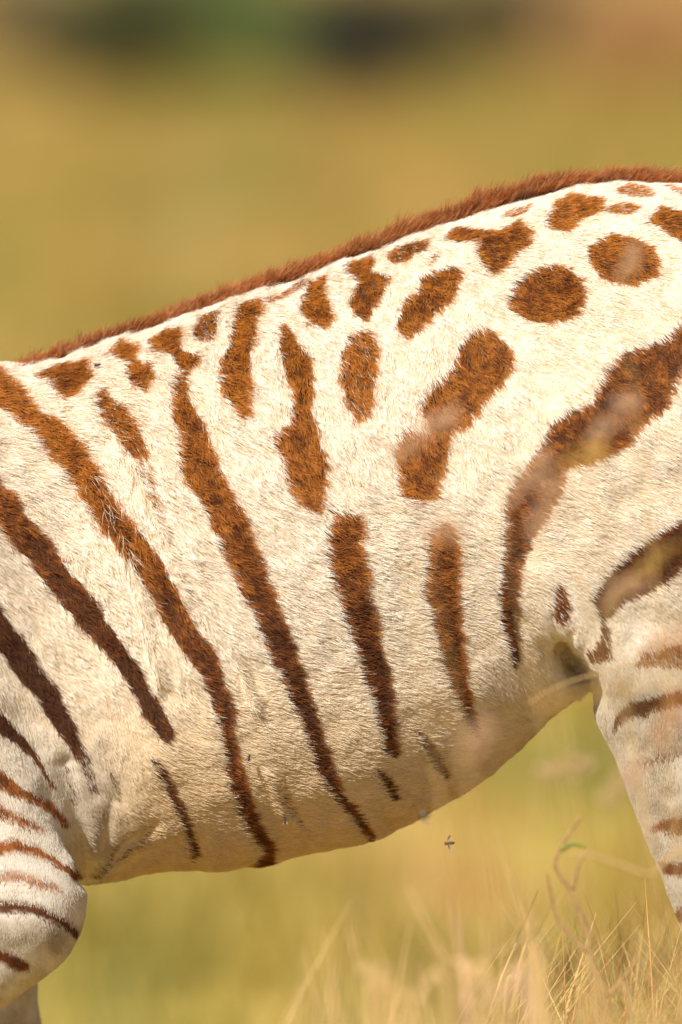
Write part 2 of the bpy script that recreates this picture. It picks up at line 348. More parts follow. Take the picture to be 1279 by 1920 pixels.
# ------------------------------------------------------------------ coat markings: outlines in lateral coordinates; (strength, darkness, points)
MK = [
 (1,0,[(-60,690),(-20,690),(13,712),(37,736),(67,773),(114,795),(134,822),(158,855),(195,906),(232,956),(269,1003),(303,1050),(309,1070),(333,1117),(367,1174),(397,1221),(417,1289),(430,1319),(433,1335),(430,1370),(440,1420),(455,1470),(470,1520),(490,1560),(508,1595),(500,1620),(480,1640),(455,1630),(480,1600),(460,1560),(435,1510),(417,1447),(410,1396),(400,1339),(373,1268),(340,1218),(309,1171),(282,1124),(256,1080),(235,1040),(202,1000),(171,963),(145,926),(101,872),(64,832),(34,795),(0,769),(-60,740)]),
 (1,.25,[(-120,800),(-50,860),(0,912),(20,932),(50,976),(91,1020),(128,1070),(168,1117),(192,1154),(222,1194),(249,1235),(279,1289),(303,1329),(323,1369),(313,1391),(303,1390),(286,1369),(256,1315),(229,1268),(202,1225),(168,1194),(145,1164),(108,1127),(67,1077),(44,1043),(10,1010),(0,1000),(-50,950),(-120,890)]),
 (1,.5,[(-120,980),(-50,1070),(0,1141),(24,1178),(50,1211),(77,1255),(104,1282),(111,1319),(134,1353),(146,1390),(144,1413),(138,1413),(114,1373),(84,1332),(61,1299),(27,1262),(0,1225),(-50,1160),(-120,1070)]),
 (1,.65,[(-120,1250),(-50,1295),(0,1332),(20,1356),(50,1386),(67,1413),(81,1440),(101,1470),(97,1472),(74,1433),(50,1406),(30,1386),(0,1366),(-50,1330),(-120,1290)]),
 (1,.55,[(-120,1390),(-50,1420),(0,1443),(27,1463),(64,1485),(91,1500),(104,1513),(131,1544),(126,1545),(101,1524),(64,1500),(34,1490),(0,1470),(-50,1447),(-120,1420)]),
 (.9,.5,[(-100,1480),(0,1507),(30,1524),(57,1535),(84,1554),(81,1557),(44,1545),(0,1532),(-100,1505)]),
 (1,.65,[(-110,1620),(-50,1595),(0,1581),(30,1572),(61,1584),(98,1604),(134,1626),(151,1645),(148,1647),(111,1621),(77,1603),(50,1598),(24,1593),(0,1603),(-50,1620),(-110,1645)]),
 (.75,.5,[(-110,1655),(0,1638),(24,1633),(67,1645),(98,1655),(118,1668),(84,1665),(44,1650),(0,1651),(-110,1672)]),
 (1,1.15,[(-110,1690),(0,1688),(44,1692),(84,1703),(118,1722),(148,1742),(150,1754),(118,1732),(87,1722),(57,1709),(20,1707),(0,1709),(-110,1715)]),
 (1,.9,[(-110,1740),(0,1781),(20,1789),(54,1809),(52,1818),(30,1816),(0,1803),(-110,1770)]),
 (1,.2,[(57,704),(91,690),(134,684),(158,675),(166,704),(141,734),(118,749),(94,734),(81,714)]),
 (1,.1,[(188,667),(215,643),(249,650),(245,677),(276,680),(286,711),(269,729),(245,724),(232,700),(229,677),(202,674)]),
 (.95,.15,[(168,744),(185,729),(215,751),(242,774),(262,815),(271,848),(256,865),(235,842),(215,818),(188,785)]),
 (.22,0,[(245,850),(272,850),(290,900),(300,960),(285,960),(262,905)]),
 (1,.2,[(268,640),(300,622),(330,618),(335,650),(365,662),(372,680),(350,692),(343,706),(322,706),(330,690),(318,665),(280,658)]),
 (1,.15,[(318,721),(314,751),(323,791),(330,828),(331,865),(343,899),(363,929),(383,963),(400,1003),(414,1043),(440,1095),(460,1136),(480,1183),(497,1223),(517,1263),(540,1320),(565,1380),(580,1420),(600,1470),(630,1510),(660,1545),(682,1578),(692,1570),(670,1535),(645,1500),(620,1450),(600,1390),(585,1330),(564,1274),(548,1223),(534,1183),(517,1136),(497,1095),(484,1055),(467,1005),(450,954),(430,926),(420,906),(403,862),(393,832),(380,791),(356,751),(343,706),(325,704)]),
 (.9,.2,[(355,612),(375,595),(410,583),(408,610),(395,635),(370,640),(358,628)]),
 (1,.05,[(444,571),(437,595),(430,628),(420,659),(408,689),(410,722),(424,753),(447,780),(467,773),(461,736),(467,689),(471,655),(477,615),(486,581),(477,564)]),
 (.6,.0,[(484,556),(514,552),(548,539),(578,520),(580,530),(545,551),(518,564),(480,572)]),
 (1,.1,[(514,608),(518,642),(531,682),(541,726),(545,766),(534,790),(501,810),(508,830),(524,854),(528,880),(534,910),(548,934),(571,954),(588,957),(595,924),(605,900),(612,867),(608,860),(598,820),(588,783),(578,763),(585,729),(585,696),(581,662),(561,648),(544,618),(528,605)]),
 (1,.1,[(578,531),(605,517),(605,544),(618,568),(618,605),(602,615),(575,601),(556,578),(565,558)]),
 (1,.15,[(635,500),(666,490),(699,480),(696,504),(729,517),(723,538),(702,574),(686,600),(659,588),(655,561),(666,531),(649,514)]),
 (.95,-.1,[(655,625),(686,617),(702,642),(704,668),(699,706),(696,743),(686,776),(665,786),(649,759),(639,729),(632,682),(639,648)]),
 (.95,.1,[(724,474),(763,457),(797,450),(797,464),(773,480),(746,492),(730,490)]),
 (1,.1,[(790,515),(840,495),(865,510),(850,550),(825,580),(785,615),(755,630),(740,610),(750,570),(775,545)]),
 (.6,0,[(795,490),(820,468),(818,480),(800,500)]),
 (1,.2,[(825,445),(850,427),(885,435),(935,430),(965,415),(995,430),(990,455),(960,475),(935,510),(910,510),(890,475),(880,455),(840,455)]),
 (.6,0,[(930,410),(965,390),(988,385),(982,402),(955,412)]),
 (1,.2,[(943,566),(960,529),(990,505),(1031,493),(1064,502),(1088,529),(1094,556),(1081,586),(1051,599),(1004,606),(977,596),(953,582)]),
 (1,.0,[(1017,418),(1031,384),(1064,364),(1121,374),(1121,398),(1084,411),(1057,434),(1027,431)]),
 (.75,0,[(1120,390),(1165,378),(1194,388),(1180,402),(1130,400)]),
 (.8,0,[(1145,358),(1170,345),(1205,352),(1222,368),(1190,372),(1155,365)]),
 (.6,0,[(1230,348),(1279,355),(1340,365),(1340,378),(1260,368)]),
 (1,.0,[(1094,465),(1135,438),(1179,445),(1219,461),(1234,492),(1232,515),(1192,532),(1152,532),(1121,515),(1101,492)]),
 (1,.1,[(1205,414),(1232,387),(1279,397),(1340,410),(1400,440),(1390,500),(1340,485),(1279,458),(1246,438)]),
 (1,.35,[(1420,470),(1340,545),(1279,590),(1250,630),(1210,640),(1165,660),(1130,690),(1118,727),(1108,750),(1067,764),(1030,794),(1004,841),(983,868),(957,902),(943,935),(938,986),(938,1036),(930,1087),(930,1130),(933,1150),(943,1201),(957,1245),(967,1235),(965,1184),(965,1134),(967,1097),(973,1053),(990,1009),(1024,955),(1044,915),(1054,878),(1118,858),(1165,834),(1205,791),(1246,760),(1262,717),(1279,685),(1340,630),(1430,570)]),
 (1,.15,[(622,957),(608,994),(603,1038),(612,1079),(625,1112),(635,1153),(649,1190),(662,1230),(675,1277),(690,1320),(705,1370),(715,1410),(735,1422),(745,1410),(735,1370),(728,1320),(723,1277),(723,1243),(706,1203),(696,1156),(682,1116),(682,1068),(665,1025),(675,994),(659,964),(638,952)]),
 (1,-.05,[(730,840),(760,803),(805,802),(838,812),(835,860),(820,895),(815,930),(780,938),(740,930),(740,880)]),
 (1,.05,[(910,610),(960,655),(960,680),(940,715),(900,750),(880,790),(832,818),(800,800),(785,755),(795,725),(830,705),(855,665),(865,630)]),
 (1,-.1,[(800,988),(793,1021),(790,1062),(790,1109),(803,1163),(813,1213),(830,1263),(840,1300),(860,1340),(875,1370),(890,1387),(895,1370),(882,1330),(870,1290),(865,1240),(860,1190),(852,1140),(853,1080),(852,1020),(845,985),(820,978)]),
 (.9,.2,[(1034,1100),(1032,1150),(1044,1172),(1064,1157),(1068,1134),(1057,1113),(1045,1085)]),
 (1,.6,[(1430,860),(1340,930),(1279,966),(1246,986),(1212,1009),(1172,1036),(1141,1066),(1115,1097),(1103,1124),(1115,1137),(1125,1164),(1135,1150),(1162,1127),(1189,1114),(1236,1090),(1279,1056),(1340,1020),(1430,960)]),
 (.95,.5,[(1125,1160),(1138,1174),(1143,1231),(1125,1231),(1104,1238),(1093,1221),(1115,1204)]),
 (.85,.7,[(1185,1241),(1212,1218),(1252,1208),(1340,1190),(1450,1150),(1450,1200),(1340,1240),(1279,1245),(1246,1245),(1205,1248)]),
 (1,1.1,[(1145,1369),(1155,1335),(1178,1312),(1219,1302),(1279,1288),(1340,1280),(1440,1270),(1440,1310),(1340,1325),(1279,1315),(1246,1322),(1202,1335),(1168,1349),(1152,1366)]),
 (.6,1.0,[(1190,1424),(1230,1408),(1279,1398),(1340,1390),(1430,1390),(1430,1410),(1340,1414),(1279,1414),(1230,1422),(1200,1432)]),
 (1,.85,[(1215,1550),(1250,1533),(1279,1530),(1340,1528),(1420,1530),(1420,1560),(1340,1560),(1279,1558),(1240,1556)]),
 (1,1.1,[(1230,1610),(1279,1618),(1340,1620),(1430,1622),(1430,1655),(1340,1650),(1279,1643),(1250,1638)]),
 (1,1.1,[(1250,1705),(1279,1702),(1340,1705),(1440,1710),(1440,1740),(1340,1735),(1279,1728)]),
 (1,.3,[(778,1370),(790,1380),(805,1400),(820,1430),(830,1460),(822,1460),(808,1440),(795,1420),(785,1395)]),
 (.9,.3,[(695,1440),(712,1450),(728,1470),(740,1500),(730,1500),(712,1475)]),
 (.85,.3,[(275,1415),(292,1420),(305,1450),(325,1490),(345,1530),(355,1570),(365,1600),(350,1612),(345,1590),(338,1550),(320,1515),(300,1470),(285,1440)]),
(.6,.95,[(146,1392),(156,1396),(168,1440),(186,1482),(182,1490),(166,1468),(152,1430)]),  # from here, thin dark streaks along the skin creases behind the elbow
 (.45,.95,[(200,1440),(208,1440),(222,1470),(227,1500),(220,1502),(210,1470)]),
 (.6,.95,[(166,1652),(190,1615),(214,1582),(218,1586),(196,1620),(172,1655)]),
 (.4,.9,[(120,1428),(126,1428),(140,1480),(142,1500),(136,1500)]),
 (.35,.9,[(184,1640),(214,1606),(262,1568),(275,1540),(280,1545),(266,1576),(220,1612)]),
 (.3,.4,[(515,1470),(530,1490),(548,1520),(570,1560),(560,1560),(540,1530),(525,1500)]),
]
def markings(u, v, soft):
    """coverage 0..1 and darkness at lateral coordinates; soft = edge half-width px"""
    cov = np.zeros(u.shape); drk = np.zeros(u.shape)
    wu = u + 2.4*vnoise(u/14, v/14, 21) + 1.5*vnoise(u/6, v/6, 22); wv = v + 2.4*vnoise(u/14, v/14, 23) + 1.5*vnoise(u/6, v/6, 24)
    for st, dk, pl in MK:
        pl = np.array(pl, float); mn = pl.min(0)-soft-6; mx_ = pl.max(0)+soft+6
        ix = np.nonzero((wu > mn[0]) & (wu < mx_[0]) & (wv > mn[1]) & (wv < mx_[1]))[0]
        if not len(ix): continue
        a, b = wu[ix], wv[ix]; d = np.full(len(ix), 1e9); ins = np.zeros(len(ix), bool)
        for (ax, ay), (bx, by) in zip(pl, np.roll(pl, -1, 0)):
            ex, ey = bx-ax, by-ay; t = np.clip(((a-ax)*ex+(b-ay)*ey)/max(ex*ex+ey*ey, 1e-9), 0, 1)
            d = np.minimum(d, np.hypot(a-ax-t*ex, b-ay-t*ey))
            cr = ((ay > b) != (by > b)); 
            if ey != 0: ins ^= cr & (a < ax + (b-ay)/ey*ex)
        s = np.where(ins, d, -d) + 2.5*(a < 170)*(b > 1310) + 1.5*(a > 1130)*(b > 1180); c = st*sstep(-soft, soft, s)
        m = c > cov[ix]; cov[ix] = np.where(m, c, cov[ix]); drk[ix] = np.where(m, dk + .55*sstep(4, 18, s)*(.55+.6*vnoise(a/18, b/18, 27)) - .10, drk[ix])
    # beyond the traced flank: bands round neck, rump and legs
    out = np.maximum(sstep(-90, -130, u), sstep(1400, 1450, u)); out = np.maximum(out, sstep(1925, 1960, v))
    leg = sstep(1500, 1700, v)
    ph = np.where(leg > .5, v/38.0 + 1.0*vnoise(u/120, v/90, 31), (u*0.8+v*0.45)/62.0 + 1.2*vnoise(u/200, v/200, 32))
    band = sstep(-.15, .25, np.sin(ph*1.6))*out
    cov = np.maximum(cov*(1-out), band)
    drk = np.where(band > .4, .5, drk)
    # the dark line along the spine
    return cov, drk

# ------------------------------------------------------------------ growth of the coat: px, py, direction (deg), length (mm), lift
GROW = np.array([(50,700,-30,17,.30),(200,720,-32,17,.32),(350,690,-50,16,.32),(100,850,-18,19,.34),(240,920,-48,20,.38),(50,1050,-38,18,.34),(200,1100,-46,19,.38),(300,1000,-42,19,.38),
 (450,650,-60,17,.32),(470,850,-46,18,.34),(500,1000,-28,18,.34),(560,700,-64,17,.32),(640,850,-58,17,.32),(700,520,-58,14,.30),(780,700,-68,15,.30),(700,1000,-15,17,.32),(830,620,-62,14,.30),
 (900,800,-52,14,.28),(950,450,-34,12,.28),(1050,560,-24,13,.30),(1150,700,-42,12,.26),(1200,480,-32,11,.26),(1150,900,-24,11,.24),(1050,1000,-14,11,.24),(1220,1000,-30,9,.22),(1100,1100,-35,8,.2),(1080,1180,-60,7,.2),
 (600,1150,-20,17,.32),(650,1300,-10,14,.28),(800,1200,-10,14,.28),(750,1400,-6,12,.24),(900,1150,-14,13,.26),(980,1290,-50,11,.26),(950,1400,-20,9,.2),(850,1450,-4,10,.22),(500,1350,-14,14,.28),(450,1500,-8,11,.22),(600,1520,-5,10,.2),
 (350,1450,-14,11,.22),(300,1570,-6,9,.2),(250,1250,-45,16,.34),(350,1180,-42,16,.34),(150,1250,-52,14,.3),(200,1380,-58,9,.25),(200,1500,-62,7,.22),(200,1600,-30,6,.2),(100,1500,-75,5,.16),(50,1700,-82,4.5,.16),(20,1400,-65,7,.2),(40,1600,-80,4.5,.16),(60,1800,-60,4.5,.16),
 (1200,1230,-60,6,.2),(1160,1400,-80,5,.18),(1250,1500,-82,5,.18),(1270,1700,-84,5,.18),(-300,1000,-45,14,.3),(-300,1500,-70,6,.2),(-300,2300,-88,4,.16),(1500,700,-50,9,.25),(1500,1100,-80,7,.2),(1400,2300,-88,4,.16),
 (-700,1450,-60,8,.2),(-950,1900,-80,5,.16),(0,2200,-88,4,.16)])
def growth(u, v):
    n = len(u); res = np.zeros((n, 4)); wt = np.zeros(n)
    for px, py, ang, L, li in GROW:
        w_ = 1.0/((u-px)**2 + (v-py)**2 + 900.0)**1.7
        a = R(ang); res += w_[:, None]*np.array([math.cos(a), math.sin(a), L, li]); wt += w_
    res /= wt[:, None]
    return np.arctan2(res[:, 1], res[:, 0]), res[:, 2]/1000, res[:, 3]

ORANGE = np.array([.60, .220, .030]); RUST = np.array([.31, .090, .011]); DARK = np.array([.115, .031, .004]); ROOTD = np.array([.040, .012, .003])
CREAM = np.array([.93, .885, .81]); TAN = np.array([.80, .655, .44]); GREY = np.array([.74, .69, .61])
def coat_colours(u, v, cov_hair, drk, n1):
    """tip and root colour"""
    low = sstep(1150, 1600, v)*sstep(120, 260, u)*(1-sstep(1090, 1120, u))  # belly towards tan: own tone, with underside shade and bounce in the colour
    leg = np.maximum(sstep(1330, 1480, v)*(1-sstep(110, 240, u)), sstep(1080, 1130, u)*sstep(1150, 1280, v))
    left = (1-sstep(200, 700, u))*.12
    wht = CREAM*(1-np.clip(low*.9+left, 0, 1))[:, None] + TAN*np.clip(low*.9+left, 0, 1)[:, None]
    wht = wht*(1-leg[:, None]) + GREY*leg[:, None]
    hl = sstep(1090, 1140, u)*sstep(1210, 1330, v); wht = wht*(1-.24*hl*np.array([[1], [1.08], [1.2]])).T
    nz = vnoise(u/26, v/26, 44)*.5+vnoise(u/11, v/11, 45)*.3
    soil_shade = sstep(1716, 1735, v + 9*nz)*(1-sstep(1765, 1800, v))*(u < 170)*.55 + sstep(1355, 1375, v)*(1-sstep(1395, 1412, v))*sstep(1160, 1215, u)*.6 + .5*sstep(1455, 1480, v)*(1-sstep(1520, 1560, v))*sstep(1200, 1235, u)*(nz > 0)  # hind-leg soil, plus shade painted into the tan elbow underside
    soil_shade = np.clip(soil_shade*(.75+.6*nz) + .5*np.exp(-(((u-185)/55)**2 + ((v-1490)/110)**2))*(.8+.7*nz), 0, .85)[:, None]  # plus grey skin and upper-arm shade painted on the chest behind the elbow
    wht = wht*(1-soil_shade) + np.array([.36, .28, .19])*soil_shade
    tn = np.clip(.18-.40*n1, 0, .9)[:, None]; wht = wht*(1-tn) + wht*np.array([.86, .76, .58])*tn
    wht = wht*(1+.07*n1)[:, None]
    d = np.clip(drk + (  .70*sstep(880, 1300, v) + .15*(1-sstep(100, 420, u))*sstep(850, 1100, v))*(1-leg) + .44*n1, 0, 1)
    q = np.clip(d*2, 0, 1)[:, None]; q2 = np.clip(d*2-1, 0, 1)[:, None]
    brn = (ORANGE*(1-q)+RUST*q)*(1-q2) + DARK*q2
    root_b = ROOTD*(1-.4*q2) + 0*brn
    c = cov_hair[:, None]
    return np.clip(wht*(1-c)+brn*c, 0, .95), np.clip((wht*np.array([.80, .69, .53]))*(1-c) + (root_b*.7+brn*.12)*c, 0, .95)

# colour of the skin and shortest coat under the hair
uu, vv = PIX(co[:, 0], -np.abs(co[:, 1]), co[:, 2])
cov, drk = markings(uu, vv, 3.0)
n1 = vnoise(uu/9, vv/9, 41)
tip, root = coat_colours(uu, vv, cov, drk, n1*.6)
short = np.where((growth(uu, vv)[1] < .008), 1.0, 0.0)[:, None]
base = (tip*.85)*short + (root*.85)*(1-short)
muz = sstep(1990, 2060, vv)*sstep(-860, -920, uu); base = base*(1-muz[:, None]) + np.array([.03, .02, .018])*muz[:, None]
at = body_me.attributes.new('coat', 'FLOAT_COLOR', 'POINT')
at.data.foreach_set('color', np.concatenate([base, np.ones((nv, 1))], 1).astype(np.float32).ravel())

zebra = empty('zebra', (0, 0, float(ground_z(0, 0))))
tag(zebra, 'young zebra with brown spots and stripes on a shaggy cream coat', 'zebra')
body = link('body', body_me, zebra, m_skin)

# ------------------------------------------------------------------ hair
def make_hair(name, P, colour, rootc, rad, parent, mat):
    """P (n, k, 3)"""
    n, k, _ = P.shape
    hc = bpy.data.hair_curves.new(name); hc.add_curves([k]*n)
    hc.position_data.foreach_set('vector', P.astype(np.float32).ravel())
    a = hc.attributes.get('radius') or hc.attributes.new('radius', 'FLOAT', 'POINT')
    tp = np.linspace(0, 1, k); prof = np.where(tp < .35, 1.0, 1.0-.82*(tp-.35)/.65)
    a.data.foreach_set('value', (rad[:, None]*prof[None]).astype(np.float32).ravel())
    for nm, c in (('hair_colour', colour), ('root_colour', rootc)):
        a = hc.attributes.new(nm, 'FLOAT_COLOR', 'CURVE')
        a.data.foreach_set('color', np.concatenate([c, np.ones((n, 1))], 1).astype(np.float32).ravel())
    o = link(name, hc, parent, mat); o['kind'] = 'stuff'
    return o

def scatter(n, weight):
    cum = np.cumsum(area*weight); t = np.searchsorted(cum, rng.random(n)*cum[-1]); t = np.clip(t, 0, len(tri)-1)
    r1 = np.sqrt(rng.random(n)); r2 = rng.random(n); w_ = np.stack([1-r1, r1*(1-r2), r1*r2], 1)
    p = np.einsum('nk,nkd->nd', w_, co[tri[t]]); nn = np.einsum('nk,nkd->nd', w_, vn[tri[t]])
    return p, nn/np.linalg.norm(nn, axis=1, keepdims=True)

cen = co[tri].mean(1); cu, cv = PIX(cen[:, 0], cen[:, 1], cen[:, 2]); cn = fn_/np.maximum(np.linalg.norm(fn_, axis=1, keepdims=True), 1e-12)
view = cen - CAM; view /= np.linalg.norm(view, axis=1, keepdims=True)
facing = -(view*cn).sum(1)
seen = (facing > -.35) & (cu > -120) & (cu < 1400) & (cv > 250) & (cv < 2000)
wt = np.where(seen, 1.0, np.where(facing > -.35, .10, .05)); wt = wt*(cv < 2900)
NH = 900000
gl_ = growth(*PIX(cen[:, 0], -np.abs(cen[:, 1]), cen[:, 2]))
wt = wt*(1+1.6*(1-sstep(.005, .010, gl_[1])))
p, nn = scatter(NH, wt)
u, v = PIX(p[:, 0], -np.abs(p[:, 1]), p[:, 2])
uf, vf = PIX(p[:, 0], p[:, 1], p[:, 2])
isnear = (uf > -120) & (uf < 1400) & (vf > 250) & (vf < 2000) & (nn[:, 1] < .45)
cov, drk = markings(u, v, 2.0)
ang, L, lift = growth(u, v)
ish = rng.random(NH) < cov                                  # each hair is either pale or brown
n_big, n_mid = vnoise(u/55, v/55, 51), vnoise(u/20, v/20, 52)
n_sml = vnoise(u/9, v/9, 53)
long_ = sstep(.006, .014, L)
ang = ang + long_*(R(12)*n_big + R(10)*n_mid + R(7)*n_sml) + rng.normal(0, 1, NH)*R(5)
ang = ang + np.where(ish, long_*(R(24)*vnoise(u/11, v/11, 54) + rng.normal(0, 1, NH)*R(10)), 0)
lift = lift*(1 + .35*vnoise(u/25, v/25, 55)) + np.where(ish, .12*long_, 0) + rng.normal(0, .04, NH)
L = L*(1-.32*long_)*(1 + .20*rng.normal(0, 1, NH).clip(-2, 2))*(1+.15*n_mid)*np.where(ish, .92, 1)
dirv = np.stack([np.cos(ang), np.zeros(NH), np.sin(ang)], 1)
dirv -= nn*(dirv*nn).sum(1)[:, None]; dirv /= np.maximum(np.linalg.norm(dirv, axis=1, keepdims=True), 1e-4)
sidev = np.cross(nn, dirv)
# clumps: pull tips towards the centre of a jittered cell
cell = 10.0
ci, cj = np.floor(u/cell), np.floor(v/cell); bd = np.full(NH, 1e9); bu = np.zeros(NH); bv = np.zeros(NH)
for a in (-1, 0, 1):
    for b_ in (-1, 0, 1):
        qx = (ci+a+hash2(ci+a, cj+b_, 61))*cell; qy = (cj+b_+hash2(ci+a, cj+b_, 62))*cell
        dd = (qx-u)**2+(qy-v)**2; m = dd < bd; bd = np.where(m, dd, bd); bu = np.where(m, qx, bu); bv = np.where(m, qy, bv)
pull = np.stack([(bu-u)/PPM, np.zeros(NH), -(bv-v)/PPM], 1); pull -= nn*(pull*nn).sum(1)[:, None]
pull *= (.6*long_)[:, None]*np.where(isnear, 1, 0)[:, None]
K_ = 5; T = np.linspace(0, 1, K_)
curl = rng.normal(0, 1, NH)*np.where(ish, .16, .08)
P = np.empty((NH, K_, 3))
for i, t in enumerate(T):
    P[:, i] = p - nn*.0006 + dirv*(L*t*(1-.25*lift*t))[:, None] + nn*(L*lift*(1.5*t-.75*t*t))[:, None] + sidev*(L*curl*t*t)[:, None] + pull*(t*t)
rad = np.where(isnear, .00020, .0008)*(1+.35*rng.normal(0, 1, NH).clip(-1.5, 1.5))*(1+.15*(1-long_))
hn = vnoise(u/9, v/9, 41)*.5 + (hash2(bu*7, bv*7, 5)-.5)*1.2*long_ + rng.normal(0, .38, NH)
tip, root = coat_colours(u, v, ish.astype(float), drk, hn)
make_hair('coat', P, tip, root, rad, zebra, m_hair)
del P

# the crest of upright brown hair along the spine
def crest(name, n, pa, length, seed):
    t = rng.random(n); sx = pa[0] + (pa[1]-pa[0])*t; x = (sx-639.5)/PPM
    z = np.interp(x, fw, tz); y = rng.normal(0, 1, n).clip(-2, 2)*.0065
    Ls = np.interp(sx, *length)/1000*(1+.20*rng.normal(0, 1, n).clip(-2, 2))
    lump = vnoise(sx/30, y*300, seed) + 1.2*vnoise(sx/75, y*100, seed+9)
    Ls *= np.clip(1+.17*lump, .6, 1.6)
    d = np.stack([.30 + .55*vnoise(sx/15, y*260, seed+1) + rng.normal(0, .18, n), y*22 + .45*vnoise(sx/12, y*300, seed+2) + rng.normal(0, .12, n) - .12, np.ones(n)], 1); d /= np.linalg.norm(d, axis=1, keepdims=True)
    P = np.empty((n, 5, 3)); b0 = np.stack([x, y, z - .005 - y*y*9], 1)
    bend = rng.normal(0, .25, n)
    for i, t in enumerate(np.linspace(0, 1, 5)):
        P[:, i] = b0 + d*(Ls*t)[:, None] + np.stack([Ls*t*t*(.22+.3*bend), Ls*t*t*bend*.4, -Ls*t*t*.12], 1)
    m = (rng.normal(0, .5, n) + vnoise(sx/11, y*300, seed+3)*.9 + vnoise(sx/60, y*100, seed+4)*.5)
    base = np.array([.37, .112, .028]); c = base*(1+.45*np.clip(m, -1.6, 2)[:, None]); c = np.clip(c, .02, .8)
    pale = rng.random(n) < .2; c[pale] = np.array([.62, .34, .15])
    return make_hair(name, P, c, np.tile(np.array([.07, .022, .010]), (n, 1)), np.full(n, .00022), zebra, m_hair)
crest('dorsal_crest', 70000, (-420, 1700), ([-420, 0, 150, 300, 500, 700, 900, 1050, 1279, 1700], [30, 15, 16, 17, 20, 23, 23, 18, 17, 12]), 71)
# mane on the neck and tuft of the tail
def tuft(name, n, line, length, spread, droop, colr, hang=False):
    pl = np.array([W(a, b) for a, b in line]); t = rng.random(n)*(len(pl)-1); i = t.astype(int).clip(0, len(pl)-2); f = (t-i)[:, None]
    q = pl[i]*(1-f)+pl[i+1]*f; tg = pl[i+1]-pl[i]; tg /= np.linalg.norm(tg, axis=1, keepdims=True)
    nrm = np.stack([-tg[:, 2], 0*tg[:, 0], tg[:, 0]], 1)*np.where(tg[:, 0] < 0, -1, 1)[:, None]
    if hang: nrm = np.tile(np.array([.05, 0, -1.0]), (n, 1))
    Ls = length*(1+.2*rng.normal(0, 1, n).clip(-2, 2))
    d = nrm + rng.normal(0, spread, (n, 3)); d /= np.linalg.norm(d, axis=1, keepdims=True)
    P = np.stack([q + rng.normal(0, .004, (n, 3)) + d*(Ls*s)[:, None] + np.array([0, 0, -1])*(Ls*droop*s*s)[:, None] for s in np.linspace(0, 1, 5)], 1)
    c = np.array(colr)*(1+.3*rng.normal(0, 1, (n, 1)).clip(-2, 2))
    return make_hair(name, P, np.clip(c, .01, .8), c*.5, np.full(n, .0004), zebra, m_hair)
tuft('mane', 9000, [(-230, 770), (-330, 840), (-480, 1010), (-640, 1210), (-730, 1330)], .055, .18, .05, (.12, .05, .025))
tuft('tail_tuft', 5000, [(1832, 1020), (1836, 1180)], .20, .10, .1, (.05, .025, .015), True)
for s in (-1, 1):
    bm = bmesh.new(); bmesh.ops.create_uvsphere(bm, u_segments=16, v_segments=10, radius=.019)
    me = bpy.data.meshes.new('eye'); bm.to_mesh(me); bm.free(); e = link('eye', me, zebra, m_eye); e.location = Vector(W(-835, 1600, s*.056))
for h in HOOF:
    gz = float(ground_z(h[0], h[1]))
    v_, f_ = tube([(h[0]-.014, h[1], gz-.006), (h[0]-.012, h[1], gz+.004), (h[0]+.002, h[1], gz+.05), (h[0]+.003, h[1], gz+.062)], [.043, .043, .031, .024], 16, .85)
    mesh_from('hoof', [(v_, f_)], zebra, m_hoof)


# long pale wisps where the coat parts along the ribs
WISP = [[(165,880),(225,1000),(262,1100),(300,1285)], [(255,860),(300,980),(345,1100),(430,1215),(478,1330)], [(60,930),(120,1020),(180,1090)]]
near = (co[:, 1] < -.02); nu, nw, ny, nnv = uu[near], vv[near], co[near], vn[near]
gi = {}
for k, (a, b) in enumerate(zip((nu//12).astype(int), (nw//12).astype(int))): gi.setdefault((a, b), k)
P = []; 
for wl in WISP:
    sp = spline(wl, 30)
    for _ in range(110):
        k = random.randrange(len(sp)-2); q = sp[k]; d2 = sp[k+2]-sp[k]; d2 = d2/np.linalg.norm(d2)
        q = q + np.array([-d2[1], d2[0]])*random.gauss(0, 4)
        key = (int(q[0]//12), int(q[1]//12))
        if key not in gi: continue
        r = ny[gi[key]]; r = np.array(W(q[0], q[1], r[1])); n_ = nnv[gi[key]]
        a = math.atan2(-d2[1], d2[0]) + random.gauss(0, .28); d3 = np.array([math.cos(a), 0, math.sin(a)]); d3 -= n_*d3.dot(n_)
        Lw = random.uniform(.012, .022)
        P.append([r - n_*.001 + d3*Lw*t + n_*(.0045+Lw*.12*(1.6*t-1.2*t*t))*min(1, t*3) for t in np.linspace(0, 1, 5)])
P = np.array(P); n = len(P); c = np.array([.85, .77, .62])*(1+.08*rng.normal(0, 1, (n, 1)))
make_hair('coat_wisps', P, np.clip(c, 0, .93), np.clip(c*.85, 0, .93), np.full(n, .00018), zebra, m_hair)

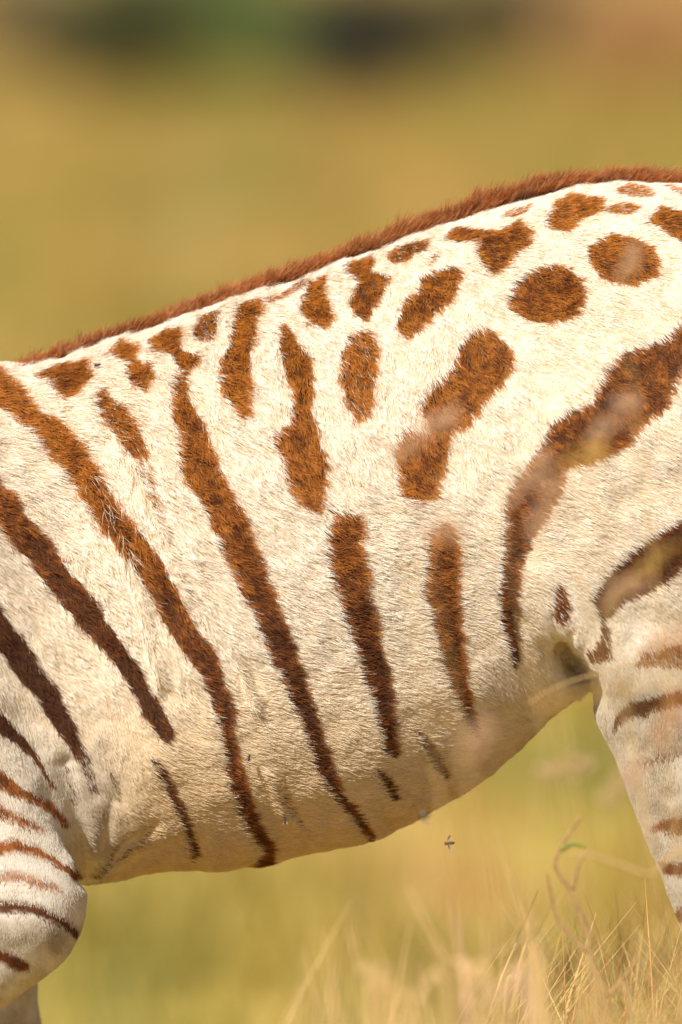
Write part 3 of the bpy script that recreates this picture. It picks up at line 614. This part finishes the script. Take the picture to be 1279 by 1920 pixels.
# ------------------------------------------------------------------ grass of the plain
def blades(name, base, h, wdt, lean_dir, lean, mat, parent=None, segs=3):
    """many tapering bent blades, V-folded so that they have body; base (n,3)"""
    n = len(base); ts = np.linspace(0, 1, segs+1); fac = rng.random(n)*math.pi
    ax = np.stack([np.cos(fac), np.sin(fac), 0*fac], 1); V = []
    ld = np.stack([np.cos(lean_dir), np.sin(lean_dir), 0*lean_dir], 1); back = np.stack([-np.sin(fac), np.cos(fac), 0*fac], 1)
    for t in ts:
        c = base + ld*(h*lean*t*t)[:, None] + np.array([0, 0, 1])*(h*(t-.25*lean*t*t))[:, None]
        hwid = (wdt*(1-.92*t**1.6)/2)[:, None]
        V += [c-ax*hwid, c+back*hwid*.45, c+ax*hwid]
    V = np.stack(V, 1).reshape(-1, 3); o = np.arange(n)[:, None]*3*(segs+1); F = []
    for k in range(segs):
        for e in (0, 1):
            F.append(np.concatenate([o+3*k+e, o+3*k+e+1, o+3*k+4+e, o+3*k+3+e], 1))
    return link(name, np_mesh(name, V, np.stack(F, 1).reshape(-1, 4), False), parent, mat)

n = 9500; d = 13.4 + (95-13.4)*rng.random(n)**1.5; x = (rng.random(n)*2-1)*(1.2+.065*d); y = d-12
rep = 7; bx = np.repeat(x, rep) + rng.normal(0, .035, n*rep); by = np.repeat(y, rep) + rng.normal(0, .04, n*rep)
hh = np.repeat(rng.uniform(.07, .20, n)*(1+.006*d), rep)*rng.uniform(.5, 1.15, n*rep); hh = hh*np.clip(.55+.12*(np.repeat(d, rep)-13.4), 0, 1.0)
o = blades('grass', np.stack([bx, by, ground_z(bx, by)-.004], 1), hh, np.repeat(.003+.00012*d, rep), rng.random(n*rep)*6.28, rng.uniform(.1, .8, n*rep), m_field)
tag(o, 'short patchy green and straw grass of the plain behind the zebra', 'grass', kind='stuff')

n2 = 3200; x = rng.uniform(-2.4, 2.4, n2); y = rng.uniform(-6.5, 1.5, n2); rep = 8
bx = np.repeat(x, rep) + rng.normal(0, .05, n2*rep); by = np.repeat(y, rep) + rng.normal(0, .05, n2*rep)
o = blades('grass', np.stack([bx, by, ground_z(bx, by)-.004], 1), np.repeat(rng.uniform(.06, .17, n2), rep)*rng.uniform(.5, 1.1, n2*rep), np.full(n2*rep, .004), rng.random(n2*rep)*6.28, rng.uniform(.1, .8, n2*rep), m_field)
tag(o, 'short straw and green grass round the feet of the zebra', 'grass', kind='stuff')
m_straw = plain('straw', (.66, .46, .19), .6, .2, 30, .3); m_pink = plain('pinkish_seed', (.78, .53, .33), .8, .2, 60, .3)
m_gold = plain('golden_seed', (.66, .42, .10), .8, .2, 60, .3); m_green = plain('green_blade', (.34, .38, .05), .55, .25, 40, .35)
m_twig = plain('dry_twig', (.33, .19, .08), .85, .3, 200); m_orange = plain('orange_stem', (.68, .34, .11), .7, .2, 50, .3)

def tall(name, n, pxr, topr, yr, mat, wd=(.002, .004), tilt=.35, label=''):
    px = rng.uniform(*pxr, n); yy = rng.uniform(*yr, n); top = topr[0] + topr[1]*rng.normal(0, 1, n).clip(-2.2, 1.8)
    tp = np.array([W(a, b, c) for a, b, c in zip(px, top, yy)])
    ld = rng.random(n)*6.28; ln = rng.uniform(.05, tilt, n); bs = tp.copy(); bs[:, 2] = ground_z(tp[:, 0], tp[:, 1])-.01
    h = (tp[:, 2]-bs[:, 2]); ok = h > .08
    ln = np.minimum(ln, .16/np.maximum(h, .05)); h = h/(1-.25*ln); bs[:, 0] -= np.cos(ld)*h*ln; bs[:, 1] -= np.sin(ld)*h*ln*.5
    o = blades(name, bs[ok], h[ok], rng.uniform(*wd, n)[ok], ld[ok], ln[ok], mat, segs=6)
    return tag(o, label, 'grass', kind='stuff')
tall('tall_grass', 800, (960, 1420), (1835, 70), (-.25, .7), m_straw, (.0028, .0065), .8, 'dense tall straw grass round the hind leg')
tall('tall_grass', 520, (1040, 1420), (1825, 60), (-.2, .6), m_green, (.003, .007), .8, 'green blades among the straw by the hind leg')
tall('tall_grass', 520, (1050, 1420), (1805, 65), (-.25, .5), m_orange, (.0022, .005), .8, 'orange dry stems among the straw by the hind leg')
tall('tall_grass', 520, (560, 1400), (1860, 85), (-2.2, -.7), m_straw, (.004, .008), .4, 'soft blurred straw grass standing before the zebra')
tall('tall_grass', 120, (560, 1300), (1900, 70), (-2.2, -.7), m_green, (.002, .004), .35, 'soft blurred green grass standing before the zebra')

tall('tall_grass', 1500, (-1100, 2300), (2180, 90), (-2.6, 1.0), m_straw, (.003, .006), .3, 'thin knee high straw grass round the legs of the zebra')

def ribbon(pts, w0, w1, n=6):
    sp = spline(pts, 8); k = len(sp); rr = [(w0+(w1-w0)*i/(k-1))/2*(1 if i < k-2 else .5) for i in range(k)]
    return tube(sp, rr, n, .45)
def foot(px, y, sink=.01):
    x = (px-639.5)/PPM; return (x, y, float(ground_z(x, y))-sink)
def spikelets(axis, spread, n, size):
    """small pointed seeds on short stalks round a head's axis"""
    ch = []; sp = spline(axis, 10); k = len(sp)
    for _ in range(n):
        i = random.randrange(k-1); f = i/(k-1); t = Vector(sp[i+1]-sp[i]).normalized()
        out = Vector((random.gauss(0, 1), random.gauss(0, 1), random.gauss(0, 1))); out -= t*out.dot(t); out.normalize()
        r = spread*random.random()**.6*(math.sin(math.pi*(.12+.80*f))**.7); c = Vector(sp[i]) + out*r + t*r*.6
        ax = (out*.55 + t*.9).normalized(); s = size*random.uniform(.7, 1.3); a = ax.orthogonal().normalized(); b = ax.cross(a); w = s*.17
        ch.append(([c-ax*s*.5, c+a*w, c+b*w, c-a*w, c-b*w, c+ax*s*.5], [(0, 2, 1), (0, 3, 2), (0, 4, 3), (0, 1, 4), (5, 1, 2), (5, 2, 3), (5, 3, 4), (5, 4, 1)]))
        if random.random() < .5: ch.append(tube([sp[i], c-ax*s*.4], [.00035, .00025], 4))
    return ch
def stalk(label, head, y, length, ang, spread, n, hm, base_dx=120, leaf=None, group=None, size=.008, stemw=.0016):
    """flowering grass: stem from the ground, nodding head centred at photo px `head`"""
    a = R(ang); dx, dy = math.cos(a)*length/2, -math.sin(a)*length/2
    lo_ = W(head[0]-dx, head[1]-dy, y); hi_ = W(head[0]+dx, head[1]+dy, y); mid = W(head[0]+4, head[1]-4, y)
    f = Vector(foot(head[0]+base_dx, y+.05)); root = empty('grass_stalk', f)
    m1 = np.array(f)*.45 + np.array(lo_)*.55 + np.array([.02*np.sign(base_dx), .0, .0])
    mesh_from('stem', [ribbon([f, m1, lo_], stemw*1.5, stemw)], root, m_straw)
    mesh_from('seed_head', spikelets([lo_, mid, hi_], spread, int(n*.7), size), root, hm)
    if leaf:
        q = np.array(f)*.4 + m1*.6
        mesh_from('leaf', [ribbon([q, q+np.array([leaf*.35, 0, .09]), q+np.array([leaf, .01, .10])], .004, .0008)], root, m_straw)
    return tag(root, label, 'grass', group)
G = 'seeding grass stalks before the zebra'
stalk('dry stalk whose pale head crosses the gap between two brown spots on the flank', (797, 815), -1.6, 160, 36, .009, 95, m_pink, 90, .09, G)
stalk('dry stalk with pale head crossing the widest part of the curved rump stripe', (1148, 790), -1.6, 130, 48, .010, 85, m_pink, 60, -.08, G)
stalk('golden grass head low on the curved rump stripe', (1095, 858), -1.7, 80, 20, .010, 70, m_gold, 110, None, G)
stalk('pinkish grass head over the bend of the curved rump stripe', (985, 900), -1.7, 120, 42, .011, 90, m_pink, 140, .1, G)
stalk('brownish grass head on the lower bend of the curved rump stripe', (1020, 960), -1.9, 110, 66, .010, 80, m_pink, 100, None, G)
stalk('tallest grass stalk, its head over a round spot on the rump', (1180, 495), -1.5, 60, 60, .008, 55, m_pink, 50, .06, G)
stalk('faint grass head at the top of the short orange flank stripe', (825, 1000), -2.1, 60, 20, .010, 60, m_pink, 150, None, G)
stalk('long golden grass head slanting across the thigh stripe', (1205, 1075), -1.6, 180, 40, .007, 70, m_gold, 80, -.1, G)
stalk('pink grass head just below the thigh stripe', (1170, 1112), -1.7, 100, 30, .008, 50, m_pink, 130, None, G)
stalk('orange grass head over the top of the hind leg', (1265, 1215), -1.9, 150, 15, .016, 150, m_orange, 60, .1, G)
stalk('faint grass head over the belly end of the orange flank stripe', (892, 1392), -2.2, 70, 60, .011, 70, m_pink, 170, None, G)
stalk('orange grass head over the middle of the hind leg', (1262, 1345), -1.9, 120, 60, .013, 90, m_orange, 40, None, G)
stalk('pink grass head in the gap between belly and hind leg', (1065, 1440), -1.7, 120, 12, .009, 60, m_pink, -60, None, G)
stalk('pale grass head leaning by the front of the hind leg', (1165, 1470), -1.8, 120, 50, .010, 60, m_pink, 60, None, G)

def leaf_blade(label, pts, y, w0, w1, mat, group=None, stand=None):
    """long single blade through photo px points at depth y, rooted in the ground"""
    q = [W(a, b, y) for a, b in pts]; f = Vector(foot(stand if stand is not None else pts[0][0], y))
    root = empty('grass_plant', f)
    mesh_from('blade', [ribbon([f]+q, w0, w1)], root, mat)
    return tag(root, label, 'grass', group)
G2 = 'long grass blades before the zebra'
leaf_blade('long arching blade bowed across the groin and hind leg', [(1420, 1500), (1340, 1270), (1230, 1243), (1110, 1266), (1040, 1290), (985, 1322)], -.75, .0026, .0008, m_straw, G2, 1470)
leaf_blade('wide soft blade bowed below the groin', [(1500, 1500), (1400, 1290), (1240, 1275), (1110, 1300), (1000, 1330)], -1.9, .005, .002, m_gold, G2, 1540)
leaf_blade('pale blade arching between belly and hind leg', [(1330, 1700), (1210, 1640), (1110, 1604), (1060, 1596)], -1.0, .005, .002, m_straw, G2, 1420)
leaf_blade('upright jointed straw stem with broken top', [(945, 1920), (968, 1835), (990, 1757)], -.32, .0048, .0040, m_straw, G2, 905)
for k, (tx, ty) in enumerate([(930, 1555), (938, 1690), (1010, 1720), (900, 1800), (985, 1700)]):
    leaf_blade(['tall soft blade rising past the broken straw', 'soft blade fanning left of the broken straw', 'soft blade fanning right of the broken straw', 'low soft blade crossing behind the broken straw', 'thin soft blade rising from the broken straw'][k],
               [(1000+6*k, 1900), (992, 1765), ((992+tx)/2, (1765+ty)/2), (tx, ty)], -.9-.08*k, .004, .002, m_straw, G2, 1015)
for k, (bx_, tx, ty) in enumerate([(905, 765, 1665), (880, 850, 1690), (700, 655, 1730), (850, 700, 1830), (930, 800, 1750), (1000, 880, 1820), (730, 690, 1800)]):
    leaf_blade(['broad soft blade slanting under the middle of the belly', 'soft upright blade beside the broad slanting one', 'pale soft blade standing alone under the belly', 'low soft blade slanting towards the foreleg', 'second soft blade slanting the same way under the belly', 'soft blade slanting at the edge of the dense tuft', 'short soft blade close to the pale lone one'][k],
               [(bx_, 1925), ((bx_+tx)/2, (1925+ty)/2), (tx, ty)], -1.25-.1*k, .009, .003, [m_straw, m_pink, m_straw, m_straw, m_straw, m_pink, m_straw][k], G2, bx_+50)

# forked dry twig
tw = empty('dry_weed', foot(1215, -.62))
f0 = foot(1215, -.62)
def twig(name, pts, r0, r1, parent, first=None):
    q = ([first] if first else []) + [W(a, b, -.62) for a, b in pts]; sp = spline(q, 6); k = len(sp)
    return mesh_from(name, [tube(sp, [(r0+(r1-r0)*i/(k-1))*(1+.18*random.uniform(-1, 1)) for i in range(k)], 8)], parent, m_twig)
main = twig('stem', [(1185, 1920), (1140, 1865), (1107, 1795), (1105, 1755), (1080, 1695), (1062, 1660), (1040, 1620), (1060, 1575), (1090, 1530)], .0024, .0011, tw, f0)
twig('branch', [(1102, 1787), (1050, 1730), (1035, 1690), (1025, 1635)], .0018, .0009, tw)
twig('branch', [(1075, 1668), (1085, 1620), (1107, 1592)], .0018, .0010, tw)
twig('branch', [(1140, 1865), (1170, 1830), (1200, 1790)], .0018, .0010, tw)
mesh_from('leaf', [ribbon([W(1050, 1592, -.62), W(1075, 1582, -.62), W(1100, 1590, -.62)], .007, .003)], tw, m_green)
tag(tw, 'forked dry brown weed stem with one small green leaf', 'weed')

# ------------------------------------------------------------------ flies
m_fly = plain('fly_body', (.040, .030, .022), .75, .4, 900); m_wing = plain('fly_wing', (.40, .33, .26), .6, .2, 900, .5)
def ellipsoid(c, r, rot=0, n=10):
    bm = bmesh.new(); bmesh.ops.create_uvsphere(bm, u_segments=n, v_segments=7, radius=1)
    M = Matrix.Translation(c) @ Matrix.Rotation(rot, 4, 'Y') @ Matrix.Diagonal((*r, 1)); bm.transform(M)
    V = [v.co.copy() for v in bm.verts]; bm.verts.index_update(); F = [tuple(v.index for v in f.verts) for f in bm.faces]; bm.free(); return V, F
def fly(label, p, s, heading, spread=False):
    """s = body length"""
    root = empty('fly', p); h = Vector((math.cos(heading), 0, math.sin(heading))); sd = Vector((0, -1, 0)); up = h.cross(sd)
    b = mesh_from('body', [ellipsoid(Vector(p)-h*s*.2, (s*.30, s*.15, s*.15), -heading), ellipsoid(Vector(p)+h*s*.17, (s*.2, s*.16, s*.16), -heading), ellipsoid(Vector(p)+h*s*.40, (s*.10, s*.14, s*.13), -heading)], root, m_fly)
    legs = []
    for k in (-1, 0, 1):
        for e in (-1, 1):
            a = Vector(p)+h*s*(.15+.1*k); q = a+up*e*s*.28+h*s*.15*k+Vector((0, .10*s, 0)); legs.append(tube([a, (a+q)/2+Vector((0, -s*.08, 0)), q+Vector((0, .08*s, 0))], [s*.02, s*.017, s*.01], 5))
    mesh_from('legs', legs, b, m_fly)
    for e in (-1, 1):
        a = Vector(p)+h*s*.12+up*e*s*.06+sd*s*.12; out = (-h*(.3 if spread else .9)+up*e*(.9 if spread else .3)+sd*.15).normalized()
        w = h*.25 if spread else up*e*.2
        V = [a, a+out*s*.4+w*s*.7, a+out*s*.75+w*s*.3, a+out*s*.7-w*s*.35, a+out*s*.3-w*s*.25]; V2 = [v+sd*s*.015 for v in V]
        mesh_from('wing', [(V+V2, [(0, 1, 2, 3, 4), (9, 8, 7, 6, 5)]+[(i, (i+1) % 5, (i+1) % 5+5, i+5) for i in range(5)])], root, m_wing)
    return tag(root, label, 'fly', 'flies about the zebra')
def skin_at(px, py):
    m = near_m; d_ = (uu[m]-px)**2+(vv[m]-py)**2; i = np.argmin(d_ + 1e6*(vn[m][:, 1] > 0)); return co[m][i]
near_m = co[:, 1] < 0
fly('grey fly hovering in the air just below the belly', W(843, 1581, -.17), .0092, R(185), True)
fly('soft blurred fly flying past the lower edge of the belly', W(797, 1530, -.75), .010, R(200), True)
for (a, b, hd, lb) in [(467, 1421, 80, 'small black fly on the flank between two long stripes'), (534, 1538, 95, 'small black fly low on the belly near a faint thin mark'), (875, 1483, 20, 'small black fly at the rear edge of the belly'), (183, 684, 10, 'small black fly high on the back between two spots')]:
    q = skin_at(a, b); q = W(a, b, q[1]-.007); fly(lb, q, .0062, R(hd))

# ------------------------------------------------------------------ shrubs far behind
m_bark = plain('shrub_bark', (.10, .07, .05), .9)
def shrub(px, d, h, w, col, label):
    y = d-12; x = float(W(px, 0, y)[0]); z = float(ground_z(x, y)); root = empty('shrub', (x, y, z)); ch = []; tips = []
    for k in range(7):
        a = k*.9+random.random(); tip = Vector((x+math.cos(a)*w*.35*random.uniform(.4, 1), y+math.sin(a)*w*.35, z+h*random.uniform(.15, .8)))
        ch.append(tube([(x, y, z-.03), Vector((x, y, z)).lerp(tip, .5)+Vector((.02, 0, .05)), tip], [.018, .010, .004], 6)); tips.append(tip)
    mesh_from('trunk', ch, root, m_bark)
    n = 3200; V = []; F = []
    for k in range(n):
        t = random.choice(tips); c = t + Vector((random.gauss(0, w*.17), random.gauss(0, w*.17), random.gauss(0, h*.16)))
        if c.z < z+.02: c.z = z+.02+random.random()*.1
        u_ = Vector((random.gauss(0, 1), random.gauss(0, 1), random.gauss(0, 1))).normalized(); b = u_.orthogonal().normalized(); s = random.uniform(.02, .04)
        o = len(V); V += [c-u_*s, c+b*s*.4, c+u_*s, c-b*s*.4]; F.append((o, o+1, o+2, o+3))
    mesh_from('crown', [(V, F)], root, plain('shrub_leaf', col, .6, .35, 3, .2), smooth=False)
    return tag(root, label, 'shrub', 'shrubs far behind the zebra')
shrub(225, 59, .60, .62, (.10, .105, .035), 'dark olive shrub far off above the slope of the back')
shrub(400, 66, .60, .75, (.11, .15, .035), 'mid green shrub far off, between the olive and the bright one')
shrub(540, 62, .60, .60, (.12, .17, .035), 'brightest green shrub far off beside the nearly black one')
shrub(690, 57, .60, .50, (.045, .040, .018), 'nearly black shrub far off beyond the back')
shrub(825, 63, .50, .55, (.10, .09, .03), 'dark brown green shrub far off beside the nearly black one')
shrub(990, 66, .55, .70, (.14, .10, .04), 'brownish shrub far off nearest the orange grass')
shrub(50, 64, .50, .60, (.24, .17, .07), 'dull tan shrub far off at the end of the row')
shrub(1215, 62, .45, .60, (.50, .27, .11), 'orange tan dry tussock far off beyond the croup')
